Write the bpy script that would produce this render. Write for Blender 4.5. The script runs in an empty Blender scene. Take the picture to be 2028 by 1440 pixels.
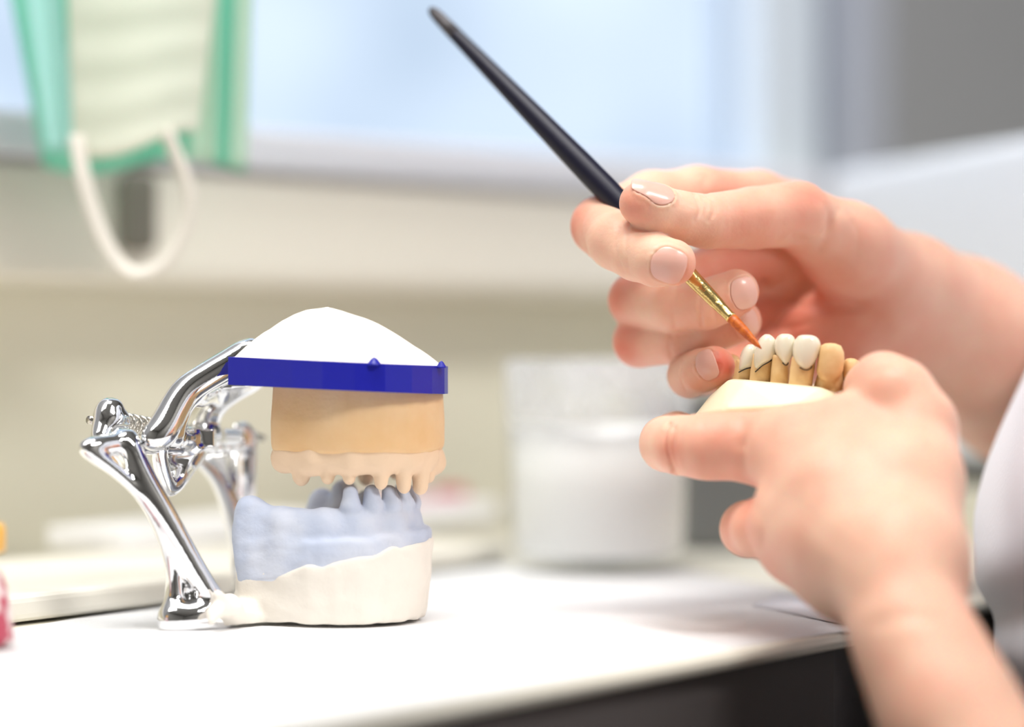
import bpy, bmesh, math, random
import numpy as np
from mathutils import Vector, noise
from mathutils.bvhtree import BVHTree

random.seed(4)
COL = bpy.context.scene.collection
TOP = 0.75                      # bench top above the floor, metres
FPX = 2028 * 85 / 36            # 85 mm lens on a 36 mm sensor
CAMH = 77.0                     # lens height over the bench, mm

# ------------------------------------------------------------------ helpers
def P(px, py, d):               # a picture point at depth d (mm): mm frame, z over the bench
    return np.array([(px - 1014) * d / FPX, d, CAMH - (py - 720) * d / FPX])

def lin(r, g, b):
    f = lambda c: (c / 255) / 12.92 if c / 255 <= .04045 else ((c / 255 + .055) / 1.055) ** 2.4
    return (f(r), f(g), f(b), 1)

def W(v):                       # mm frame -> world metres
    v = np.asarray(v, float)
    return v * .001 + np.array([0, 0, TOP])

ORG = {}
def obj(name, verts, faces, m, parent=None, origin=None, smooth=True, world=False):
    w = np.asarray(verts, float) if world else W(verts)
    off = ORG[parent.name] if parent else (np.zeros(3) if origin is None else W(origin))
    me = bpy.data.meshes.new(name)
    me.from_pydata((w - off).tolist(), [], [list(map(int, f)) for f in faces])
    me.validate(); me.update()
    if smooth: me.polygons.foreach_set('use_smooth', [True] * len(me.polygons))
    me.materials.append(m)
    o = bpy.data.objects.new(name, me); COL.objects.link(o)
    ORG[o.name] = off
    if parent: o.parent = parent
    else: o.location = off
    return o

def tag(o, label, cat, group=None, kind=None):
    if label: o['label'] = label
    if cat: o['category'] = cat
    if group: o['group'] = group
    if kind: o['kind'] = kind
    return o

def thing(name, label, cat, origin, group=None):
    o = bpy.data.objects.new(name, None); COL.objects.link(o)
    o.empty_display_size = .01
    o.location = W(origin); ORG[o.name] = W(origin)
    return tag(o, label, cat, group)

def join(*parts):
    V, F, n = [], [], 0
    for v, f in parts:
        V.append(np.asarray(v, float)); F += [[i + n for i in q] for q in f]; n += len(v)
    return np.concatenate(V), F

def bevel(o, w, seg=2, ang=30):
    m = o.modifiers.new('bevel', 'BEVEL'); m.width = w; m.segments = seg
    m.limit_method = 'ANGLE'; m.angle_limit = math.radians(ang)
    return o

def subsurf(o, n=2):
    m = o.modifiers.new('subsurf', 'SUBSURF'); m.levels = n; m.render_levels = n
    return o

def box(c, s, ax=(1, 0, 0), ay=(0, 1, 0)):   # centre, sizes, in-plane axes
    c = np.array(c, float); ax = np.array(ax, float); ay = np.array(ay, float); az = np.cross(ax, ay)
    v = [c + ax * s[0] / 2 * i + ay * s[1] / 2 * j + az * s[2] / 2 * k for i in (-1, 1) for j in (-1, 1) for k in (-1, 1)]
    return np.array(v), [[0, 1, 3, 2], [4, 6, 7, 5], [0, 4, 5, 1], [2, 3, 7, 6], [0, 2, 6, 4], [1, 5, 7, 3]]

def prism(poly, z0, z1):        # poly: (n,2) counter-clockwise, z0/z1 scalars or per-vertex
    n = len(poly); poly = np.asarray(poly, float)
    z0 = np.broadcast_to(z0, n); z1 = np.broadcast_to(z1, n)
    v = np.concatenate([np.c_[poly, z0], np.c_[poly, z1]])
    f = [list(range(n))[::-1], list(range(n, 2 * n))] + [[i, (i + 1) % n, n + (i + 1) % n, n + i] for i in range(n)]
    return v, f

def tube(path, rad, seg=16, caps=True, flat=None):
    path = np.asarray(path, float); n = len(path)
    rad = np.broadcast_to(np.asarray(rad, float), n)
    T = np.gradient(path, axis=0); T /= np.linalg.norm(T, axis=1)[:, None]
    u = np.cross(T[0], [0, 0, 1.0])
    if np.linalg.norm(u) < .1: u = np.cross(T[0], [0, 1.0, 0])
    V = []
    for i in range(n):
        u = u - T[i] * np.dot(u, T[i]); u /= np.linalg.norm(u); w = np.cross(T[i], u)
        for k in range(seg):
            a = 2 * math.pi * k / seg
            fx, fy = (1, 1) if flat is None else flat
            V.append(path[i] + rad[i] * (fx * math.cos(a) * u + fy * math.sin(a) * w))
    F = [[i * seg + k, i * seg + (k + 1) % seg, (i + 1) * seg + (k + 1) % seg, (i + 1) * seg + k] for i in range(n - 1) for k in range(seg)]
    if caps: F += [list(range(seg))[::-1], list(range((n - 1) * seg, n * seg))]
    return np.array(V), F

def lathe(prof, c, seg=48, close=False):     # prof: (r,z) list
    V, F = [], []; m = len(prof)
    for k in range(seg):
        a = 2 * math.pi * k / seg
        for r, z in prof: V.append([c[0] + r * math.cos(a), c[1] + r * math.sin(a), c[2] + z])
    for k in range(seg):
        k2 = (k + 1) % seg
        for j in range(m - 1): F.append([k * m + j, k2 * m + j, k2 * m + j + 1, k * m + j + 1])
    if not close:
        F.append([k * m for k in range(seg)][::-1]); F.append([k * m + m - 1 for k in range(seg)])
    return np.array(V), F

def spline(pts, n=8):           # Catmull-Rom through points of any dimension
    p = np.asarray(pts, float); p = np.concatenate([[2 * p[0] - p[1]], p, [2 * p[-1] - p[-2]]]); out = []
    for i in range(1, len(p) - 2):
        for t in np.linspace(0, 1, n, endpoint=False):
            a, b, c, d = p[i - 1:i + 3]
            out.append(.5 * (2 * b + (c - a) * t + (2 * a - 5 * b + 4 * c - d) * t * t + (3 * b - a - 3 * c + d) * t ** 3))
    out.append(p[-2]); return np.array(out)

# ------------------------------------------------------------------ signed distance modelling
def smin(a, b, k):
    if k <= 0: return np.minimum(a, b)
    h = np.maximum(k - np.abs(a - b), 0) / k
    return np.minimum(a, b) - h * h * k * .25

class SDF:
    def __init__(s, lo, hi, res):
        s.lo = np.array(lo, float); s.res = res
        n = np.ceil((np.array(hi, float) - s.lo) / res).astype(int) + 1
        s.D = np.full(n, 50.0, np.float32)
    def axes(s, sl=None):
        r = []
        for i in range(3):
            a, b = (0, s.D.shape[i]) if sl is None else (sl[i].start, sl[i].stop)
            sh = [1, 1, 1]; sh[i] = -1
            r.append((s.lo[i] + s.res * np.arange(a, b)).astype(np.float32).reshape(sh))
        return r
    def sub(s, lo, hi, pad):
        a = np.clip(np.floor((np.array(lo) - pad - s.lo) / s.res).astype(int), 0, np.array(s.D.shape))
        b = np.clip(np.ceil((np.array(hi) + pad - s.lo) / s.res).astype(int) + 1, 0, np.array(s.D.shape))
        return tuple(slice(x, max(x, y)) for x, y in zip(a, b))
    def segd(s, sl, a, b, flat=None):
        X, Y, Z = s.axes(sl); a = np.asarray(a, float); b = np.asarray(b, float)
        x, y, z = X - a[0], Y - a[1], Z - a[2]; ba = b - a
        if flat is not None:
            n, q = np.array(flat[0], float), flat[1]; n /= np.linalg.norm(n)
            dn = (x * n[0] + y * n[1] + z * n[2]) * (q - 1); x, y, z = x + dn * n[0], y + dn * n[1], z + dn * n[2]
            ba = ba + n * np.dot(ba, n) * (q - 1)
        t = np.clip((x * ba[0] + y * ba[1] + z * ba[2]) / max(np.dot(ba, ba), 1e-6), 0, 1)
        return np.sqrt((x - t * ba[0]) ** 2 + (y - t * ba[1]) ** 2 + (z - t * ba[2]) ** 2), t
    def cap(s, a, b, ra, rb, k=1.0, flat=None, sign=1):
        r = max(ra, rb); sl = s.sub(np.minimum(a, b) - r, np.maximum(a, b) + r, k + 2.5 * s.res + 1)
        if any(q.stop <= q.start for q in sl): return
        d, t = s.segd(sl, a, b, flat); d = d - (ra + (rb - ra) * t)
        s.D[sl] = smin(s.D[sl], d, k) if sign > 0 else -smin(-s.D[sl], d, k)
    def schain(s, pts, k=1.0, n=5): s.chain(spline(pts, n), k)
    def chain(s, pts, k=1.0, flat=None):     # pts: (px,py,depth,radius_px)
        q = [(P(*p[:3]), p[3] * p[2] / FPX) for p in pts]
        for (a, ra), (b, rb) in zip(q, q[1:]): s.cap(a, b, ra, rb, k, flat)
    def chainmm(s, pts, k=1.0, flat=None):
        for p, q in zip(pts, pts[1:]): s.cap(p[:3], q[:3], p[3], q[3], k, flat)
    def ball(s, p, r, k=1.0, flat=None): s.cap(p, np.asarray(p, float) + [0.01, 0, 0], r, r, k, flat)
    def groove(s, path, h, w):               # h>0 cuts a soft furrow, h<0 raises a ridge
        for a, b in zip(path, path[1:]):
            sl = s.sub(np.minimum(a, b), np.maximum(a, b), 3 * w)
            if any(q.stop <= q.start for q in sl): continue
            d, t = s.segd(sl, a, b); s.D[sl] += (h * np.exp(-(d / w) ** 2)).astype(np.float32)
    def mesh(s):
        D = s.D; ins = D < 0; c = np.zeros(tuple(np.array(D.shape) - 1), np.int8)
        offs = [(i, j, k) for i in (0, 1) for j in (0, 1) for k in (0, 1)]
        e = [slice(0, -1), slice(1, None)]
        for o in offs: c += ins[e[o[0]], e[o[1]], e[o[2]]]
        act = (c > 0) & (c < 8); ids = np.argwhere(act); idx = np.full(act.shape, -1, np.int32)
        idx[act] = np.arange(len(ids)); acc = np.zeros((len(ids), 3)); cnt = np.zeros(len(ids))
        for o in offs:
            for a in range(3):
                if o[a]: continue
                o2 = list(o); o2[a] = 1
                d0 = D[tuple((ids + o).T)]; d1 = D[tuple((ids + o2).T)]; m = (d0 < 0) != (d1 < 0)
                t = np.where(m, d0 / np.where(m, d0 - d1, 1), 0)
                p = np.tile(np.array(o, float), (len(ids), 1)); p[:, a] += t
                acc[m] += p[m]; cnt[m] += 1
        V = s.lo + s.res * (ids + acc / cnt[:, None]); F = []
        for a in range(3):
            b, cc = (a + 1) % 3, (a + 2) % 3
            sl0 = [slice(None)] * 3; sl1 = [slice(None)] * 3; sl0[a] = slice(0, -1); sl1[a] = slice(1, None)
            A, B = ins[tuple(sl0)], ins[tuple(sl1)]
            E = np.argwhere(A != B)
            E = E[(E[:, b] > 0) & (E[:, cc] > 0) & (E[:, b] < D.shape[b] - 1) & (E[:, cc] < D.shape[cc] - 1)]
            fl = A[tuple(E.T)]
            eb = np.zeros(3, int); eb[b] = 1; ec = np.zeros(3, int); ec[cc] = 1
            q = np.stack([idx[tuple((E - eb - ec).T)], idx[tuple((E - ec).T)], idx[tuple(E.T)], idx[tuple((E - eb).T)]], 1)
            q[~fl] = q[~fl][:, ::-1]; F.append(q)
        F = np.concatenate(F)
        return V, F[(F >= 0).all(1)]

def poly2d(X, Y, poly):         # exact signed distance to a polygon
    d = None; s = None
    n = len(poly)
    for i in range(n):
        ax, ay = poly[i]; bx, by = poly[(i - 1) % n]
        ex, ey = bx - ax, by - ay; wx, wy = X - ax, Y - ay
        t = np.clip((wx * ex + wy * ey) / (ex * ex + ey * ey), 0, 1)
        q = (wx - ex * t) ** 2 + (wy - ey * t) ** 2
        c1, c2, c3 = Y >= ay, Y < by, ex * wy > ey * wx
        flip = (c1 & c2 & c3) | (~c1 & ~c2 & ~c3)
        d = q if d is None else np.minimum(d, q)
        s = np.where(flip, -1.0, 1.0) if s is None else s * np.where(flip, -1.0, 1.0)
    return s * np.sqrt(d)

def wob(X, Y, Z, f, ph=0):      # cheap smooth lumpiness, about -1..1
    return (np.sin(X * f + 1.3 * np.sin(Y * f * .7 + ph) + ph) + np.sin(Y * f * 1.13 + 1.7 * np.sin(Z * f * .8) + 2 * ph) + np.sin(Z * f * .9 + 1.1 * np.sin(X * f * .6 + ph))) / 3

# ------------------------------------------------------------------ materials
def mat(name, color, rough=.5, metal=0, spec=.5, sss=0, sssr=(1, .35, .2), sscale=.003, bump=0, bscale=300, var=0, vscale=20, var2=None, emit=None, coat=0):
    m = bpy.data.materials.new(name); m.use_nodes = True; nt = m.node_tree; b = nt.nodes['Principled BSDF']
    I = b.inputs
    I['Base Color'].default_value = color; I['Roughness'].default_value = rough; I['Metallic'].default_value = metal
    I['Specular IOR Level'].default_value = spec
    if coat: I['Coat Weight'].default_value = coat; I['Coat Roughness'].default_value = .1
    if sss:
        I['Subsurface Weight'].default_value = sss; I['Subsurface Radius'].default_value = sssr; I['Subsurface Scale'].default_value = sscale
    if emit: I['Emission Color'].default_value = emit[0]; I['Emission Strength'].default_value = emit[1]
    tc = None
    if bump or var:
        tc = nt.nodes.new('ShaderNodeTexCoord')
    if var:
        n = nt.nodes.new('ShaderNodeTexNoise'); n.inputs['Scale'].default_value = vscale; n.inputs['Detail'].default_value = 4
        nt.links.new(tc.outputs['Object'], n.inputs['Vector'])
        mx = nt.nodes.new('ShaderNodeMix'); mx.data_type = 'RGBA'
        c2 = var2 or tuple(min(1, c * (1 - var)) for c in color[:3]) + (1,)
        mx.inputs['A'].default_value = color; mx.inputs['B'].default_value = c2
        r = nt.nodes.new('ShaderNodeMapRange'); r.inputs['From Min'].default_value = .35; r.inputs['From Max'].default_value = .65
        nt.links.new(n.outputs['Fac'], r.inputs['Value']); nt.links.new(r.outputs['Result'], mx.inputs['Factor'])
        nt.links.new(mx.outputs['Result'], I['Base Color'])
    if bump:
        n = nt.nodes.new('ShaderNodeTexNoise'); n.inputs['Scale'].default_value = bscale; n.inputs['Detail'].default_value = 3
        nt.links.new(tc.outputs['Object'], n.inputs['Vector'])
        bp = nt.nodes.new('ShaderNodeBump'); bp.inputs['Strength'].default_value = bump; bp.inputs['Distance'].default_value = .0006
        nt.links.new(n.outputs['Fac'], bp.inputs['Height']); nt.links.new(bp.outputs['Normal'], I['Normal'])
    return m

M = {}
M['chrome'] = mat('chrome', (.86, .86, .87, 1), .07, 1)
M['steel'] = mat('steel', (.60, .57, .52, 1), .25, 1)
M['dome'] = mat('dome_plaster', lin(250, 243, 230), .85, bump=.3, bscale=500)
M['plaster'] = mat('base_plaster', lin(236, 229, 218), .8, bump=.35, bscale=420, var=.06, vscale=60)
M['bluestone'] = mat('blue_stone', lin(186, 195, 215), .75, bump=.3, bscale=500, var=1, vscale=90, var2=lin(202, 207, 220))
M['tanstone'] = mat('tan_stone', lin(232, 190, 138), .6, bump=.2, bscale=500, var=1, vscale=70, var2=lin(238, 202, 156), sss=.1, sscale=.002)
M['pinkstone'] = mat('pale_stone', lin(238, 208, 176), .7, bump=.3, bscale=500)
M['blueplate'] = mat('blue_plastic', lin(22, 26, 158), .38, bump=.1, bscale=250)
M['crown'] = mat('ceramic_crown', lin(235, 227, 206), .22, sss=.25, sssr=(1, .8, .6), sscale=.002, coat=.3)
M['die'] = mat('die_stone', lin(226, 184, 128), .5, bump=.25, bscale=450, var=1, vscale=180, var2=lin(236, 200, 146))
M['ivory'] = mat('ivory_base', lin(248, 238, 204), .4, sss=.2, sssr=(1, .8, .5), sscale=.003)
M['ink'] = mat('margin_ink', lin(30, 26, 30), .6)
M['handle'] = mat('navy_lacquer', lin(18, 16, 38), .42, spec=.35)
M['handletip'] = mat('worn_lacquer', lin(74, 68, 72), .45, var=.4, vscale=300)
M['brass'] = mat('gold_ferrule', lin(222, 194, 128), .22, 1, bump=.4, bscale=500)
M['bristle'] = mat('orange_hair', lin(178, 78, 16), .45, var=.5, vscale=900, var2=lin(214, 112, 30))
M['bench'] = mat('bench_laminate', lin(226, 222, 208), .45)
M['cabinet'] = mat('cabinet_dark', lin(78, 73, 72), .6)
M['paper'] = mat('paper', lin(247, 247, 248), .8, bump=.25, bscale=700)
M['beige'] = mat('beige_paint', lin(228, 222, 210), .6)
M['tan'] = mat('tan_panel', lin(228, 224, 206), .6)
M['sill'] = mat('sill_white', lin(210, 211, 219), .4)
M['greywall'] = mat('grey_wall', lin(146, 147, 150), .8)
M['roomwall'] = mat('room_wall', lin(118, 116, 112), .8)
M['floor'] = mat('vinyl_floor', lin(84, 80, 78), .5, var=.1, vscale=6)
M['ceiling'] = mat('ceiling_white', lin(235, 234, 230), .9)
M['frame'] = mat('window_frame', lin(214, 224, 236), .35)
M['frame2'] = mat('window_casing', lin(172, 176, 188), .4)
M['gasket'] = mat('window_gasket', lin(112, 126, 140), .6)
M['machine'] = mat('machine_white', lin(236, 239, 246), .35)
M['darkgrey'] = mat('dark_grey_plastic', lin(110, 112, 112), .5)
M['black'] = mat('gap_shade', lin(52, 52, 52), .6)
M['fitting'] = mat('fitting_grey', lin(112, 108, 98), .6)
M['teal'] = mat('mask_teal', lin(96, 204, 176), .9, var=.25, vscale=40)
M['cyan'] = mat('mask_pale_teal', lin(164, 230, 224), .9)
M['cream'] = mat('mask_cream', lin(240, 238, 218), .9)
M['elastic'] = mat('elastic', lin(226, 220, 210), .8)
def cloth(name, c, tl):
    m = mat(name, c, .9); nt = m.node_tree; N = nt.nodes; L = nt.links
    t = N.new('ShaderNodeBsdfTranslucent'); t.inputs[0].default_value = c
    x = N.new('ShaderNodeMixShader'); x.inputs[0].default_value = tl
    L.new(N['Principled BSDF'].outputs[0], x.inputs[1]); L.new(t.outputs[0], x.inputs[2]); L.new(x.outputs[0], N['Material Output'].inputs['Surface']); return m
M['teal'] = cloth('mask_teal', lin(172, 238, 218), .55); M['palegreen'] = cloth('mask_pale_green', lin(226, 246, 232), .45); M['cyan'] = cloth('mask_pale_teal', lin(206, 247, 243), .45); M['cream'] = cloth('mask_cream', lin(251, 251, 240), .4)
M['boardtop'] = mat('board_white', lin(236, 232, 220), .4, var=.06, vscale=30)
M['coat'] = mat('coat_cotton', lin(241, 245, 254), .85, bump=.15, bscale=500)
M['pink'] = mat('pink_paper', lin(232, 200, 212), .7)
M['red'] = mat('red_plastic', lin(200, 90, 88), .5)
M['cap'] = mat('orange_cap', lin(236, 180, 84), .4)
M['nail'] = mat('fingernail', lin(232, 180, 164), .3, sss=.3, sssr=(1, .4, .3), sscale=.001, coat=.25)
M['liquid'] = mat('plaster_water', lin(250, 249, 247), .5)

def skin():
    m = mat('skin', lin(232, 186, 160), .48, spec=.35, sss=.55, sssr=(1, .32, .18), sscale=.0045, bump=.22, bscale=650)
    nt = m.node_tree; N = nt.nodes; L = nt.links; b = N['Principled BSDF']
    at = N.new('ShaderNodeAttribute'); at.attribute_name = 'flush'
    tc = N.new('ShaderNodeTexCoord')
    no = N.new('ShaderNodeTexNoise'); no.inputs['Scale'].default_value = 70; no.inputs['Detail'].default_value = 4
    L.new(tc.outputs['Object'], no.inputs['Vector'])
    ad = N.new('ShaderNodeMath'); ad.operation = 'MULTIPLY_ADD'; ad.inputs[1].default_value = .7; ad.inputs[2].default_value = -.25
    L.new(no.outputs['Fac'], ad.inputs[0])
    a2 = N.new('ShaderNodeMath'); a2.operation = 'ADD'; a2.use_clamp = True
    L.new(ad.outputs[0], a2.inputs[0]); L.new(at.outputs['Fac'], a2.inputs[1])
    mx = N.new('ShaderNodeMix'); mx.data_type = 'RGBA'
    mx.inputs['A'].default_value = lin(237, 193, 167); mx.inputs['B'].default_value = lin(218, 110, 88)
    L.new(a2.outputs[0], mx.inputs['Factor']); L.new(mx.outputs['Result'], b.inputs['Base Color'])
    return m
M['skin'] = skin()

def glassy(name, clear, smear):              # see-through pane or tumbler wall, with plaster residue if smear
    m = bpy.data.materials.new(name); m.use_nodes = True; nt = m.node_tree; N = nt.nodes; L = nt.links
    N.remove(N['Principled BSDF']); out = N['Material Output']
    tr = N.new('ShaderNodeBsdfTransparent'); tr.inputs[0].default_value = clear
    gl = N.new('ShaderNodeBsdfGlossy'); gl.inputs['Roughness'].default_value = .03
    fr = N.new('ShaderNodeLayerWeight'); fr.inputs[0].default_value = .06
    mx = N.new('ShaderNodeMixShader'); L.new(fr.outputs['Facing'], mx.inputs[0]); L.new(tr.outputs[0], mx.inputs[1]); L.new(gl.outputs[0], mx.inputs[2])
    last = mx
    if smear:
        df = N.new('ShaderNodeBsdfDiffuse'); df.inputs[0].default_value = lin(232, 232, 234)
        tc = N.new('ShaderNodeTexCoord'); no = N.new('ShaderNodeTexNoise'); no.inputs['Scale'].default_value = 42; no.inputs['Detail'].default_value = 4
        L.new(tc.outputs['Object'], no.inputs['Vector'])
        mr = N.new('ShaderNodeMapRange'); mr.inputs['From Min'].default_value = .35; mr.inputs['From Max'].default_value = .7
        mr.inputs['To Min'].default_value = .1; mr.inputs['To Max'].default_value = smear
        L.new(no.outputs['Fac'], mr.inputs['Value'])
        sx = N.new('ShaderNodeSeparateXYZ'); L.new(tc.outputs['Object'], sx.inputs[0])
        mz = N.new('ShaderNodeMapRange'); mz.inputs['From Min'].default_value = .045; mz.inputs['From Max'].default_value = .058; mz.inputs['To Min'].default_value = .02; L.new(sx.outputs['Z'], mz.inputs['Value'])
        mu = N.new('ShaderNodeMath'); mu.operation = 'MULTIPLY'; L.new(mr.outputs[0], mu.inputs[0]); L.new(mz.outputs[0], mu.inputs[1])
        m2 = N.new('ShaderNodeMixShader'); L.new(mu.outputs[0], m2.inputs[0]); L.new(mx.outputs[0], m2.inputs[1]); L.new(df.outputs[0], m2.inputs[2])
        last = m2
    L.new(last.outputs[0], out.inputs['Surface'])
    return m
M['pane'] = glassy('window_glass', (.97, .98, 1, 1), 0)
M['tumbler'] = glassy('tumbler_glass', (.99, .995, .995, 1), .6)

# ------------------------------------------------------------------ the room
A0 = np.array([-0.2, .945]); TD = np.array([.743, .669]); ND = np.array([.669, -.743])
def R(t, n, z): q = A0 + TD * t + ND * n; return [q[0], q[1], z]
def rbox(t0, t1, n0, n1, z0, z1):
    v = [R(t, n, z) for t in (t0, t1) for n in (n0, n1) for z in (z0, z1)]
    return np.array(v), [[0, 1, 3, 2][::-1], [4, 6, 7, 5][::-1], [0, 4, 5, 1][::-1], [2, 3, 7, 6][::-1], [0, 2, 6, 4][::-1], [1, 5, 7, 3][::-1]]
def tpx(px, n=0):               # where along the wall a picture column meets it
    k = (px - 1014) / FPX; q = A0 + ND * n
    return (k * q[1] - q[0]) / (TD[0] - k * TD[1])
def struct(name, part, m, parent=None, smooth=False):
    o = obj(name, part[0], part[1], m, parent, world=True, smooth=smooth)
    if not parent: o['kind'] = 'structure'
    return o
TL, TR, NF = -2.1, 2.3, 3.3
SILL = TOP + .171; WTOP = TOP + 1.25
wl, wr = tpx(-500, -.02), tpx(1712, -.02)
struct('floor', rbox(TL, TR, -.1, NF, -.05, 0), M['floor'])
struct('ceiling', rbox(TL, TR, -.1, NF, 2.7, 2.75), M['ceiling'])
struct('wall_back', join(rbox(TL, wl, -.1, 0, SILL, 2.7), rbox(wr, TR, -.1, 0, SILL, 2.7), rbox(wl, wr, -.1, 0, WTOP, 2.7)), M['greywall'])
struct('wall_lower', rbox(TL, TR, -.1, 0, 0, SILL), M['tan'])
struct('wall_left', rbox(TL - .1, TL, -.1, NF, 0, 2.7), M['roomwall'])
struct('wall_right', rbox(TR, TR + .1, -.1, NF, 0, 2.7), M['roomwall'])
struct('wall_front', rbox(TL, TR, NF, NF + .1, 0, 2.7), M['roomwall'])
bevel(struct('trim_1', rbox(TL + .01, tpx(1640, .05), 0, .052, TOP + .154, SILL), M['sill']), .003)
bevel(struct('trim_2', rbox(TL + .01, tpx(1640, .05), 0, .046, TOP + .108, TOP + .1535), M['beige']), .006, 3)
# window: bright sash, dark gasket, grey casing
g1, g2, g3 = tpx(1480, -.03), tpx(1598, -.03), tpx(1626, -.03)
h = wl + .02
win = struct('window_1', join(rbox(g3, wr, -.06, -.005, SILL, WTOP), rbox(wl, h, -.06, -.005, SILL, WTOP), rbox(h, g3, -.06, -.005, WTOP - .04, WTOP)), M['frame2'])
struct('gasket', rbox(g2, g3, -.055, -.03, SILL, WTOP - .04), M['gasket'], win)
bevel(struct('sash', join(rbox(g1, g2, -.06, -.02, SILL, WTOP - .04), rbox(h, h + .04, -.06, -.02, SILL, WTOP - .04), rbox(h + .04, g1, -.06, -.02, SILL, SILL + .006), rbox(h + .04, g1, -.06, -.02, WTOP - .09, WTOP - .04)), M['frame'], win), .004)
struct('pane', rbox(h + .04, g1, -.044, -.040, SILL + .006, WTOP - .09), M['pane'], win)

# ------------------------------------------------------------------ the bench and what lies on it
def wallxy(t, n=0): q = (A0 + TD * t + ND * n) * 1000; return (q[0], q[1])
bp = [(-390, 91), (98.2, 695.6), (128, 750), (160, 800), (210, 860), (420, 985), wallxy(1.1, .002), wallxy(-1.5, .002), (-1150, 40)]
bench = thing('lab_bench', 'pale laminate lab bench with dark cabinet front under the white sheets', 'bench', (-200, 600, -750))
bevel(obj('bench_top', *prism(bp, -5, 0), M['bench'], bench, smooth=False), .0025)
inner = [(-330, 160), (60, 720), (90, 765), (130, 820), (190, 885), (400, 1010), wallxy(1.05, .01), wallxy(-1.45, .01), (-1120, 90)]
bp2 = [(-390, 98), (93, 699), (112, 766), (146, 815), (200, 876), (410, 1000), wallxy(1.05, .01), wallxy(-1.45, .01), (-1120, 90)]
obj('cabinet', *prism(bp2, -748, -5.1), M['cabinet'], bench, smooth=False)

def sheet(name, poly, z, th, m, label, cat, group=None):     # thin paper, slightly wavy
    bm = bmesh.new(); vs = [bm.verts.new((x, y, 0)) for x, y in poly]; bm.faces.new(vs)
    for _ in range(5):
        bmesh.ops.subdivide_edges(bm, edges=[e for e in bm.edges if e.calc_length() > 14], cuts=1, use_grid_fill=True)
    bmesh.ops.triangulate(bm, faces=bm.faces[:])
    V = np.array([v.co[:] for v in bm.verts]); F = [[v.index for v in f.verts] for f in bm.faces]; bm.free()
    V[:, 2] = z + .1 + .12 * np.sin(V[:, 0] * .05) * np.cos(V[:, 1] * .04) + .12
    o = obj(name, V, F, m, origin=(*np.mean(poly, 0), z))
    s = o.modifiers.new('thickness', 'SOLIDIFY'); s.thickness = th * .001; s.offset = 1
    return tag(o, label, cat, group)
def bpx(px, py, z=0): d = FPX * (CAMH - z) / (py - 720); return ((px - 1014) * d / FPX, d)
EP = lambda t, k: (98.2 - 122.5 * t - .778 * k, 695.6 - 151.8 * t + .628 * k)
s1 = [bpx(1690, 1252), bpx(1640, 1196), bpx(1560, 1168), bpx(1180, 1100), bpx(900, 1128), bpx(330, 1193), bpx(40, 1246), bpx(-300, 1262), (-420, 560), (-420, 250), EP(2.6, 1), EP(1, 1), EP(.42, 2.5), EP(.15, 3), EP(.03, 1.5)]
sheet('paper_sheet', s1[::-1], .0, .35, M['paper'], 'large white paper sheet under the articulator covering the bench', 'paper', None)
s2 = [bpx(-200, 1296, .9), bpx(250, 1268, .9), bpx(480, 1262, .9), bpx(1000, 1296, .9), EP(.42, 5), EP(1, 2), EP(2.5, 2), (-420, 280), (-420, 480)]
sheet('paper_sheet', s2, .37, .3, M['paper'], 'upper white paper sheet along the bench front edge, nearest the lens', 'paper', None)

# patch where the arm shades the sheet: paper weave, shade tinted into its colour
def weave():
    m = mat('shaded_weave', lin(238, 237, 243), .85); nt = m.node_tree; N = nt.nodes; L = nt.links
    tc = N.new('ShaderNodeTexCoord'); ck = N.new('ShaderNodeTexBrick'); ck.inputs['Scale'].default_value = 700
    ck.inputs['Color1'].default_value = lin(238, 237, 243); ck.inputs['Color2'].default_value = lin(232, 230, 238); ck.inputs['Mortar'].default_value = lin(226, 224, 233)
    ck.inputs['Mortar Size'].default_value = .05
    L.new(tc.outputs['Object'], ck.inputs['Vector']); L.new(ck.outputs['Color'], N['Principled BSDF'].inputs['Base Color'])
    return m
M['weave'] = weave()
s3 = [bpx(1490, 1196, .9), bpx(1685, 1238, .9), bpx(1700, 1215, .9), bpx(1640, 1182, .9), bpx(1540, 1176, .9)]
sheet('shaded_paper', s3, .27, .08, M['weave'], 'woven paper on the bench beside the left wrist, arm shade tinted in', 'paper towel')

# the long white board behind the articulator
def plate(name, corners, z0, z1, m, label, cat, bv=1.2, group=None):
    o = obj(name, *prism([(c[0], c[1]) for c in corners], z0, z1), m, origin=(*np.mean(np.array(corners)[:, :2], 0), z0), smooth=False)
    bevel(o, bv * .001, 3); return tag(o, label, cat, group)
f0 = np.array(bpx(20, 1243)); f1 = np.array(bpx(1010, 1118)); dv = (f1 - f0) / np.linalg.norm(f1 - f0); nv = np.array([-dv[1], dv[0]])
f0 = f0 - dv * 90
bd = [f0, f1, f1 + nv * 74, f0 + nv * 130]
plate('board', bd, 0.9, 9.2, M['boardtop'], 'long cream board lying on the bench behind the articulator', 'board', 2.5)
q0 = np.array(bpx(245, 1092, 9.4)); 
plate('paper_pad', [q0, q0 + dv * 120 + nv * 2, q0 + dv * 118 + nv * 42, q0 + nv * 38], 9.4, 17, M['paper'], 'stack of white paper on the board behind the chrome legs', 'paper', .8)
r0 = np.array(bpx(800, 1048, 9.4))
plate('booklet', [r0, r0 + dv * 70, r0 + dv * 74 + nv * 40, r0 + nv * 40], 9.4, 17.5, M['paper'], 'white booklet on the board between articulator and glass', 'booklet', .8)
plate('booklet_cover', [r0 + dv * 4 + nv * 8, r0 + dv * 56 + nv * 8, r0 + dv * 56 + nv * 36, r0 + dv * 4 + nv * 36], 17.7, 20, M['pink'], 'pale pink leaflet lying on the white booklet', 'leaflet', .6)
e0 = r0 + dv * 58 + nv * 18
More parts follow.
